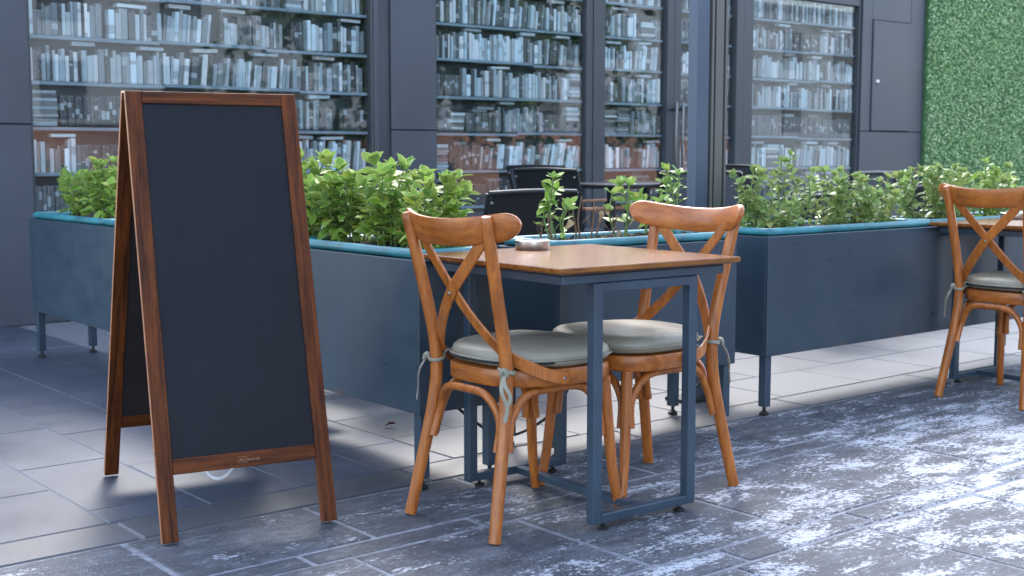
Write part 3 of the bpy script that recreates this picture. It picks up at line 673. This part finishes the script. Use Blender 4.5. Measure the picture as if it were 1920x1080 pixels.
# ------------------------------------------------------------------ X-back chairs
def make_chair():
    t = thing('cross_back_chair', 'x', 'chair')
    def post_pts(s): return [(-.270, s*.196, 0), (-.238, s*.180, .16), (-.208, s*.165, .32), (-.197, s*.160, .43), (-.205, s*.160, .53), (-.235, s*.166, .67), (-.262, s*.174, .79), (-.283, s*.181, .882)]
    for s in (-1, 1):
        link('back_post', tube(post_pts(s), [.0175, .0185, .019, .019, .0185, .018, .017], 14, 5, dome=.006), 'chair_v', t)
        link('front_leg', tube([(.215, s*.190, 0), (.196, s*.182, .10), (.182, s*.174, .24), (.170, s*.165, .41)], [.0145, .016, .018], 12, 5), 'chair_v', t)
    seat = link('seat', superloft([(.90, .408), (.97, .409), (.985, .413), (.985, .448), (.97, .455), (.9, .457), (0, .457)], .214, .213, 2.8, 56, .012), 'chair_h', t)
    # crest rail: bowed in plan, rounded ends
    bm = bmesh.new(); rings = []; N = 30
    for i in range(N+1):
        y_ = -.25*math.cos(math.pi*i/N); e = abs(y_)/.25; xx = -.298+1.22*y_*y_; cz = .868-.028*(1-e*e)
        f = max(0, (e-.80)/.20); hh = max(.0055, .0385*math.sqrt(max(0, 1-f*f))); th = .0088+.0015*(1-e)
        slope = 2*1.22*y_; nrm = Vector((1, -slope, 0)).normalized(); lean = -.28
        q_ = min(.005, hh*.5); prof = [(-th, -hh+q_), (-th+.004, -hh), (th-.004, -hh), (th, -hh+q_), (th, hh-q_), (th-.004, hh), (-th+.004, hh), (-th, hh-q_)]
        rings.append([bm.verts.new(Vector((xx, y_, cz))+nrm*(a+lean*b)+Vector((0, 0, b))) for a, b in prof])
    for a, b in zip(rings, rings[1:]):
        for k in range(8): bm.faces.new((a[k], a[(k+1) % 8], b[(k+1) % 8], b[k]))
    bm.faces.new(rings[0]); bm.faces.new(rings[-1][::-1]); bmesh.ops.recalc_face_normals(bm, faces=bm.faces)
    link('crest_rail', mesh_from(bm, smooth=True, angle=50), 'chair_h', t)
    # crossed bent slats
    for s in (-1, 1):
        o = .0045*s
        P = [(-.262+o, s*.158, .835), (-.262+o, s*.082, .755), (-.258+o, s*-.004, .668), (-.232+o*.5, s*-.082, .578), (-.185, s*-.150, .502), (-.120, s*-.200, .458), (-.06, s*-.2165, .437), (-.02, s*-.2165, .428)]
        pts = catmull(P, 5); nn = len(pts); N0 = Vector((1, 0, .28)); N1 = Vector((0, s*-1, 0)); norms = []
        for i in range(nn):
            f = max(0, min(1, (i/(nn-1)-.42)/.42)); f = f*f*(3-2*f); norms.append((N0*(1-f)+N1*-1*f) if False else N0.lerp(Vector((0, s, 0)), f))
        tp = [1]*nn; tp[-1] = .55; tp[-2] = .9
        bm = bmesh.new(); add_ribbon(bm, pts, norms, .036, .0075, tp); bmesh.ops.recalc_face_normals(bm, faces=bm.faces)
        sl = link('cross_slat', mesh_from(bm, smooth=True, angle=28), 'chair_v', t)
        sc = link('screw', lathe([(0, 0), (.006, 0), (.005, .002), (0, .0026)], 10), 'screw', sl); sc.rotation_euler = (s*math.pi/2, 0, 0); sc.location = (-.036, s*-.2212, .432)
    sc = link('screw', lathe([(0, 0), (.006, 0), (.005, .003), (0, .0036)], 10), 'screw', t); sc.rotation_euler = (0, -math.pi/2, 0); sc.location = (-.2712, 0, .668)
    # bentwood hoops under the seat
    def leg_at(kind, s, z):
        pp = post_pts(s) if kind == 'b' else [(.215, s*.190, 0), (.196, s*.182, .10), (.182, s*.174, .24), (.170, s*.165, .41)]
        for a, b in zip(pp, pp[1:]):
            if a[2] <= z <= b[2]: f = (z-a[2])/(b[2]-a[2]); return Vector(a).lerp(Vector(b), f)
    for (ka, sa, kb, sb) in (('b', -1, 'b', 1), ('b', -1, 'f', -1), ('b', 1, 'f', 1), ('f', -1, 'f', 1)):
        a = leg_at(ka, sa, .235); b = leg_at(kb, sb, .235); ax = (b-a); ax.z = 0; L = ax.length; ax.normalize()
        ctr = Vector((0, 0, 0)); mid = (a+b)/2; inn = (ctr-mid); inn.z = 0; inn.normalize()
        off = inn*.012
        a2, b2 = leg_at(ka, sa, .32), leg_at(kb, sb, .32)
        q = [a+ax*.026+off*.3, a2+ax*.030+off*.6, mid.lerp(a, .52)+off+Vector((0, 0, .150)), mid+off+Vector((0, 0, .159)), mid.lerp(b, .52)+off+Vector((0, 0, .150)), b2-ax*.030+off*.6, b-ax*.026+off*.3]
        link('hoop', tube(q, .0118, 10, 6), 'chair_v', t)
    return t
def make_cushion():
    t = thing('seat_cushion', 'x', 'cushion')
    link('pad', superloft([(.0, .4585), (.90, .4595), (.985, .466), (1.01, .474), (1.018, .479), (1.004, .482), (1.006, .488), (.985, .499), (.93, .508), (.8, .514), (.5, .5185), (0, .5195)], .210, .214, 2.6, 64, .016, .005, 2), 'cushion', t)
    # welt cord and zip at the back edge
    pts = []
    for k in range(49):
        a = 2*math.pi*k/48; c, d = math.cos(a), math.sin(a); p = 2.6
        x = .2155*math.copysign(abs(c)**(2/p), c); y_ = .2195*math.copysign(abs(d)**(2/p), d); y_ *= 1+.10*(x/.2155); pts.append(Vector((.016+x, y_, .4812)))
    bm = bmesh.new(); add_tube(bm, pts, .0026, 6, False); link('welt', mesh_from(bm, smooth=True), 'tie', t)
    zp = [p+Vector((-.001, 0, -.006)) for p in pts[14:35]]; bm = bmesh.new(); add_tube(bm, zp, .0030, 6); link('zip', mesh_from(bm, smooth=True), 'dark_gap', t)
    rr = random.Random(4)
    for s in (-1, 1):                                        # tie straps knotted round the back posts
        c = Vector((-.197, s*.160, .462)); bm = bmesh.new()
        ring = [c+Vector((math.cos(a)*.0235, math.sin(a)*.0235, .006*math.sin(a*1.0+s))) for a in (2*math.pi*k/16 for k in range(17))]
        add_ribbon(bm, ring, [(p-c).normalized() for p in ring], .011, .004)
        k0 = c+Vector((-.006, s*-.030, .004)) if s < 0 else c+Vector((-.026, s*.012, .004))
        if s < 0: k0 = c+Vector((-.024, -.018, 0))
        kn = [k0+Vector((.009*math.cos(a), .009*math.sin(a)*.8, .009*math.sin(a*2))) for a in (2*math.pi*k/14 for k in range(15))]
        add_tube(bm, kn, .0058, 7)
        for (dx, dy, dz, bow) in ((-.012, -.022*s*-1, -.13, .014), (-.006, .026*s, -.085, .01)):
            tl = catmull([k0, k0+Vector((dx*1.2-bow*.4, dy*.6, dz*.35)), k0+Vector((dx*1.0, dy*1.3, dz*.7)), k0+Vector((dx*1.6, dy*1.2, dz))], 5)
            add_ribbon(bm, tl, [Vector((-.8, s*.6, .1+.2*math.sin(i*.6))) for i in range(len(tl))], .011, .0036)
        lp = catmull([c+Vector((.02, s*-.004, .0)), c+Vector((.03, s*.0-.01*s, .02)), Vector((-.150, s*.150, .478))], 5)
        add_ribbon(bm, lp, [Vector((0, 0, 1)) for _ in lp], .011, .004)
        link('tie_strap', mesh_from(bm, smooth=True, angle=50), 'tie', t)
    return t
ch = make_chair(); cu = make_cushion()
spots = [((2.373, 2.832, 0), .01, 'cross-back wooden chair left of the near table, its back towards the viewer', 'grey cushion tied on the chair left of the near table'),
         ((2.822, 2.838, 0), math.pi-.03, 'cross-back wooden chair right of the near table, facing the viewer', 'grey cushion on the chair tucked in at the right of the near table'),
         ((5.205, 2.86, 0), -.02, 'cross-back wooden chair cut off by the right picture edge', 'grey cushion tied on the chair at the right picture edge')]
for i, (l, rz, la, lb) in enumerate(spots):
    a = ch if i == 0 else copy_tree(ch); b = cu if i == 0 else copy_tree(cu)
    for o, tx in ((a, la), (b, lb)): o.location = l; o.rotation_euler = (0, 0, rz); o['label'] = tx
    if i == 2: a.scale = b.scale = (1, 1.02, 1.035)
    a['group'] = 'cross-back chairs'; b['group'] = 'seat cushions'

# ------------------------------------------------------------------ tables
def make_table():
    t = thing('bistro_table', 'x', 'table'); S = .345
    bm = bmesh.new(); lv = [(S-.002, .7500), (S, .7475), (S, .7370), (S-.004, .7335), (S-.030, .7265)]
    rings = []
    for h_, z in lv: rings.append([bm.verts.new((a*h_, b*h_, z)) for a, b in ((-1, -1), (1, -1), (1, 1), (-1, 1))])
    bm.faces.new(rings[0])
    for a, b in zip(rings, rings[1:]):
        for k in range(4): bm.faces.new((a[(k+1) % 4], a[k], b[k], b[(k+1) % 4]))
    bm.faces.new(rings[-1][::-1]); bmesh.ops.recalc_face_normals(bm, faces=bm.faces)
    link('table_top', mesh_from(bm), 'table', t)
    u = link('under_frame', box(-S+.034, S-.034, -S+.034, S-.034, .700, .7262, .003), 'slate_metal', t)
    for y_ in (-1, 1):
        for x_ in (-1, 1):
            cx_, cy_ = x_*.184, y_*.2975
            lg = link('leg', box(cx_-.016, cx_+.016, cy_-.016, cy_+.016, .020, .6995, .002), 'slate_metal', t)
        link('foot_rail', box(-.1675, .1675, y_*.2975-.016, y_*.2975+.016, .020, .046, .002), 'slate_metal', t)
        link('head_rail', box(-.1675, .1675, y_*.2975-.016, y_*.2975+.016, .673, .6995, .002), 'slate_metal', t)
        for x_ in (-1, 1):
            f = link('foot', lathe([(0, 0), (.016, 0), (.017, .006), (.008, .010), (.005, .012), (.005, .021), (0, .021)], 14), 'black_rubber', t); f.location = (x_*.15, y_*.2975, 0)
    link('stretcher', box(-.016, .016, -.281, .281, .022, .044, .002), 'slate_metal', t)
    return t
tb = make_table(); tb.location = (2.592, 2.842, 0); tb.rotation_euler = (0, 0, -.037); tb['label'] = 'square wooden bistro table on a slate blue frame between the two chairs'; tb['group'] = 'bistro tables'
tb2 = copy_tree(tb, None, (5.46, 2.90, 0), -.03); tb2['label'] = 'wooden bistro table cut off by the right picture edge'
ash = lathe([(0, .004), (.046, .004), (.0485, .006), (.050, .028), (.0525, .0305), (.0555, .029), (.0560, .026), (.0555, .003), (.053, 0), (0, 0)], 40)
def ashtray(loc, label):
    a = thing('ashtray', label, 'ashtray', loc, 0, 'steel ashtrays'); link('bowl', ash, 'chrome', a)
    for k in range(3):
        o = link('cigarette_rest', box(-.006, .006, .048, .0562, .0285, .0312, .001), 'chrome', a); o.rotation_euler = (0, 0, k*2.094+.4)
ashtray((2.640, 3.105, .7502), 'round steel ashtray on the near table')
ashtray((5.655, 3.15, .7502), 'round steel ashtray on the table at the right edge')

# ------------------------------------------------------------------ chalkboard A-frame sign
sg = thing('chalkboard_sign', 'brown wooden A-frame sign with a blank black chalkboard', 'sign', (1.712, 3.472, 0), -.205)
W, H, SF, SB = .496, 1.226, .332, .500
def panel(sgn, spread):
    top = Vector((0, sgn*.012, H)); bot = Vector((0, sgn*spread, 0)); L = (bot-top).length; dv = (bot-top)/L; du = Vector((1, 0, 0)); dn = du.cross(dv)
    if dn.y*sgn < 0: dn = -dn
    cut = 0
    def pbox(name, u0, u1, v0, v1, n0, n1, mat, parent=sg, bev=.0015):
        bm = bmesh.new(); add_box(bm, u0, u1, v0, v1, n0, n1, bev)
        for v_ in bm.verts: v_.co = top+du*v_.co.x+dv*v_.co.y+dn*v_.co.z
        bmesh.ops.recalc_face_normals(bm, faces=bm.faces)
        return link(name, mesh_from(bm), mat, parent)
    st, th = .044, .019; Lr = L-th*abs(dv.y)*.5
    rb = L-.225
    s1 = pbox('stile', -W/2, -W/2+st, 0, Lr, 0, th, 'sign_v'); s2 = pbox('stile', W/2-st, W/2, 0, Lr, 0, th, 'sign_v')
    pbox('edge_band', -W/2-.0006, -W/2-.0001, .001, Lr-.001, .001, th-.001, 'sign_edge', s1, 0)
    pbox('rail', -W/2+st+.0006, W/2-st-.0006, .0, .036, .0005, th-.0008, 'sign_h')
    r2 = pbox('rail', -W/2+st+.0006, W/2-st-.0006, rb, rb+.042, .0005, th-.0008, 'sign_h')
    pbox('chalkboard', -W/2+st-.004, W/2-st+.004, .034, rb+.004, .004, .0125, 'board' if sgn < 0 else 'board_back')
    for s in (s1, s2):                                       # bolt holes
        x = -W/2-.0012 if s is s1 else W/2+.0008
        for vv in (.030, rb-.02):
            bm = bmesh.new(); c = top+dv*vv+dn*(th/2); add_tube(bm, [c+du*x, c+du*(x+.0006)], .0042, 10); link('bolt', mesh_from(bm), 'black_metal', s)
    return top, du, dv, dn, rb, r2, th
A = panel(-1, SF); Bk = panel(1, SB)
link('hinge', box(-.19, -.13, -.013, .013, H-.012, H+.0015, .001), 'black_metal', sg); link('hinge', box(.13, .19, -.013, .013, H-.012, H+.0015, .001), 'black_metal', sg)
# small printed maker's mark on the lower rail
top, du, dv, dn, rb, r2, th = A
cd = bpy.data.curves.new('mark', 'FONT'); cd.body = 'ALL boards'; cd.size = .0125; cd.align_x = 'LEFT'
tmp = bpy.data.objects.new('tmp_mark', cd); C.objects.link(tmp); dg = bpy.context.evaluated_depsgraph_get()
me = bpy.data.meshes.new_from_object(tmp.evaluated_get(dg)); bpy.data.objects.remove(tmp); bpy.data.curves.remove(cd)
me.materials.clear()
# outline box around the first word
bm = bmesh.new(); bm.from_mesh(me)
xs = [v_.co.x for v_ in bm.verts if v_.co.x < .024]
for a, b, c, d in ((-.003, -.0022, -.004, .0135), (-.003, .0235, -.004, -.0032), (.0227, .0235, -.004, .0135), (-.003, .0235, .0127, .0135)):
    vs = [bm.verts.new(p) for p in ((a, c, 0), (b, c, 0), (b, d, 0), (a, d, 0))]; bm.faces.new(vs)
for v_ in bm.verts: v_.co = top+du*(v_.co.x-.020)+dv*(rb+.026-v_.co.y)+dn*(th-.0008+.0006)
bmesh.ops.recalc_face_normals(bm, faces=bm.faces); link('maker_mark', mesh_from(bm), 'logo', r2)
# safety chain of little links hanging between the frames
p0 = A[0]+A[2]*(rb+.02)+Vector((-.02, 0, 0)); p1 = Bk[0]+Bk[2]*(rb+.02)+Vector((-.02, 0, 0)); bm = bmesh.new(); NL = 60
def chain_pt(f): return p0.lerp(p1, f)+Vector((0, 0, -.135*(1-(2*f-1)**2)))
for i in range(NL):
    a = chain_pt(i/NL); b = chain_pt((i+1)/NL); T = (b-a).normalized(); S = T.cross(Vector((0, 0, 1))).normalized(); U_ = S.cross(T); L = (b-a).length
    A1 = S if i % 2 else U_; c = (a+b)/2
    ring = [c+T*math.cos(q)*L*.68+A1*math.sin(q)*.0042 for q in (2*math.pi*k/8 for k in range(9))]; add_tube(bm, ring, .0013, 5, False)
link('chain', mesh_from(bm, smooth=True), 'chain', sg)

# ------------------------------------------------------------------ cables, fallen leaf
def cable(label, pts, r=.006): tag(link('cable', tube(pts, r, 8, 8), 'cable'), label, 'cable')
cable('black cable drooping below the planters behind the left chair', [(2.62, 3.62, .26), (2.70, 3.58, .15), (2.84, 3.54, .045), (2.98, 3.54, .04), (3.10, 3.50, .12), (3.16, 3.46, .27)])
cable('black cable hanging in the gap beside the right chair', [(3.94, 3.50, .27), (3.96, 3.52, .17), (3.90, 3.55, .09), (3.84, 3.56, .13)])
tr_ = thing('drip_tray', 'black tray fixed under the long planter right of the chalkboard', 'tray', (2.56, 4.42, 0)); link('tray', box(-.09, .09, -.16, .16, .17, .195, .006), 'black_metal', tr_); link('bracket', box(-.012, .012, -.15, .15, .196, .262, .002), 'black_metal', tr_)
fl = tag(link('fallen_leaf', leaf_mesh(.3, .8, .5, .1, 5), simple('red_brown_leaf', (.09, .025, .015), .7)), 'small red-brown fallen leaf on the pale paving by the left chair', 'leaf'); fl.location = (2.74, 4.04, .012); fl.scale = (.04, .04, .04); fl.rotation_euler = (.3, .2, 1)

# ------------------------------------------------------------------ sling armchairs and table on the terrace
def make_arm(sl='sling'):
    t = thing('sling_armchair', 'x', 'armchair')             # faces +y, back at -y
    def bx(name, *a, mat='black_metal'): return link(name, box(*a, .003), mat, t)
    bm = bmesh.new(); P = [Vector((0, -.22, .42)), Vector((0, -.25, .58)), Vector((0, -.29, .74)), Vector((0, -.335, .90))]
    for a, b in zip(P, P[1:]):
        i = P.index(a); w0, w1 = .235+.012*i, .235+.012*(i+1)
        vs = [bm.verts.new(q) for q in ((-w0, a.y, a.z), (w0, a.y, a.z), (w1, b.y, b.z), (-w1, b.y, b.z))]; bm.faces.new(vs)
    bmesh.ops.remove_doubles(bm, verts=bm.verts, dist=1e-4); bmesh.ops.solidify(bm, geom=bm.faces, thickness=.008); link('back_sling', mesh_from(bm, smooth=True, angle=40), sl, t)
    link('seat_sling', box(-.235, .235, -.21, .24, .405, .417, .003), sl, t)
    for s in (-1, 1):
        bf = link('back_frame', tube([(s*.245, -.215, .40), (s*.258, -.25, .58), (s*.272, -.29, .74), (s*.282, -.338, .905)], .013, 8, 4), 'black_metal', t)
        sc = link('cap_screw', lathe([(0, 0), (.009, 0), (.007, .004), (0, .005)], 10), 'screw', bf); sc.location = (s*.264, -.338, .86); sc.rotation_euler = (math.pi/2, 0, 0)
        link('leg', tube([(s*.25, .24, 0), (s*.25, .235, .3), (s*.255, .225, .635)], .012, 8, 3), 'black_metal', t)
        link('leg', tube([(s*.25, -.30, 0), (s*.248, -.25, .25), (s*.246, -.215, .42)], .012, 8, 3), 'black_metal', t)
        link('armrest', box(s*.262-.022, s*.262+.022, -.235, .26, .637, .656, .005, 2), 'arm_wood', t)
    link('top_bar', tube([(-.282, -.338, .905), (0, -.345, .912), (.282, -.338, .905)], .013, 8, 4), 'black_metal', t)
    return t
ac = make_arm()
arm = [((3.93, 4.94, 0), 0, .965, 'black sling armchair seen from behind, just above the near table'),
       ((3.22, 4.94, 0), .06, .965, 'black sling armchair mostly hidden by the shrubs and the left chair'),
       ((5.52, 6.05, .125), -1.45, .92, 'black sling armchair in side view at the left end of the terrace table'),
       ((6.88, 6.2, .125), 1.6, .93, 'black sling armchair seen edge on, right of the post'),
       ((6.25, 4.95, 0), .1, .90, 'black sling armchair behind the long right planter'),
       ((7.85, 5.25, .0), -.1, .92, 'black sling armchair behind the rightmost planter')]
for i, (l, rz, s, lb) in enumerate(arm):
    o = ac if i == 0 else copy_tree(ac); o.location = l; o.rotation_euler = (0, 0, rz); o.scale = (s, s, s); o['label'] = lb; o['group'] = 'terrace armchairs'
gc = make_arm('sling_grey'); 
garm = [((6.20, 6.95, .125), -1.4, .93, 'grey sling armchair across the terrace, next to the black one'), ((6.38, 5.75, .125), -.9, .90, 'grey sling armchair partly behind the post'),
        ((7.25, 5.35, .06), .05, .96, 'grey sling armchair in front of the clad pillar')]
for i, (l, rz, s, lb) in enumerate(garm):
    o = gc if i == 0 else copy_tree(gc); o.location = l; o.rotation_euler = (0, 0, rz); o.scale = (s, s, s); o['label'] = lb; o['group'] = 'terrace armchairs'
tt = thing('terrace_table', 'dark terrace table standing among the sling armchairs', 'table', (6.02, 6.12, .125))
link('table_top', box(-.48, .50, -.38, .30, .715, .742, .005), 'black_metal', tt)
for sx in (-1, 1):
    for sy in (-.32, .24): link('leg', box(sx*.44-.02, sx*.44+.02, sy-.02, sy+.02, 0, .7145, .002), 'black_metal', tt)

# ------------------------------------------------------------------ the other side of the street (seen in the glass)
gwall = thing('garden_wall', 'terracotta wall across the street, showing as a pink reflection in the glass', 'wall', (18, -13, 0))
link('wall', box(-14, 16, -.15, .15, -.05, 1.72, .01), simple('terracotta_render', (.46, .24, .17), .8, .15, 2), gwall); link('coping', box(-14.05, 16.05, -.2, .2, 1.721, 1.79, .01), 'kerb', gwall)
cr = random.Random(9); bm = bmesh.new()
clumps = [Vector((cr.gauss(0, 1.35), cr.gauss(0, 1.25), 3.5+cr.gauss(0, 1.2))) for _ in range(34)]
for c in clumps:
    for q in range(130):
        p = c+Vector((cr.gauss(0, .42), cr.gauss(0, .42), cr.gauss(0, .36))); d = Vector((cr.gauss(0, 1), cr.gauss(0, 1), cr.gauss(0, .7))).normalized(); e = d.cross(Vector((cr.gauss(0, 1), cr.gauss(0, 1), cr.gauss(0, 1)))).normalized(); L = cr.uniform(.10, .19)
        vs = [bm.verts.new(p+o) for o in (d*-L, e*L*.5, d*L, e*-L*.5)]; bm.faces.new(vs)
crown = mesh_from(bm); bm = bmesh.new()
add_tube(bm, catmull([(0, 0, -.1), (.05, .02, 1.4), (0, .05, 2.6), (.1, 0, 4.6)], 5), [.17, .12, .1, .04], 10)
for a in range(5): add_tube(bm, catmull([(0, .03, 2.3+.25*a), (.6*math.cos(a*2.1), .6*math.sin(a*2.1), 3.1+.25*a), (1.3*math.cos(a*2.1), 1.3*math.sin(a*2.1), 3.9+.3*a)], 4), [.07, .025], 6)
trunk = mesh_from(bm, smooth=True)
tmat = simple('street_tree_leaf', (.07, .13, .03), .6, .4, 3, coords='World')
for i, (tx_, ty_, lb) in enumerate(((16.5, -8.5, 'left'), (20.6, -9.2, 'right'))):
    t_ = thing('street_tree', 'green street tree across the road, the %s of two reflected in the glass' % lb, 'tree', (tx_, ty_, 0), cr.random()*6, 'trees across the road')
    k = cr.uniform(.95, 1.15); t_.scale = (k, k, k); link('crown', crown, tmat, t_); link('trunk', trunk, 'twig', t_)
ab = thing('haze_reflector_building', 'pale building added across the street to give the glass a milky reflection', 'building', (22, -17, 0))  # added out of view to block the bright horizon and haze the glass
pm_ = simple('pale_plaster', (.42, .46, .48), .85, .12, 1.0); link('wall', box(-26, 30, -4, 0, -.05, 6.8, .01), pm_, ab); link('roof', box(-26.3, 30.3, -4.3, .3, 6.801, 7.0, .01), 'kerb', ab)
wf = box(-.6, .6, -.02, .03, 0, 1.5, .01); wp = box(-.52, .52, .031, .036, .08, 1.42)
for r_ in range(2):
    for q in range(16):
        f = link('window', wf, 'frame', ab); f.location = (-23+q*3.3, 0, 2.0+r_*2.5); link('pane', wp, simple('far_glass', (.08, .1, .12), .2) if (r_, q) == (0, 0) else 'dark_gap', f)
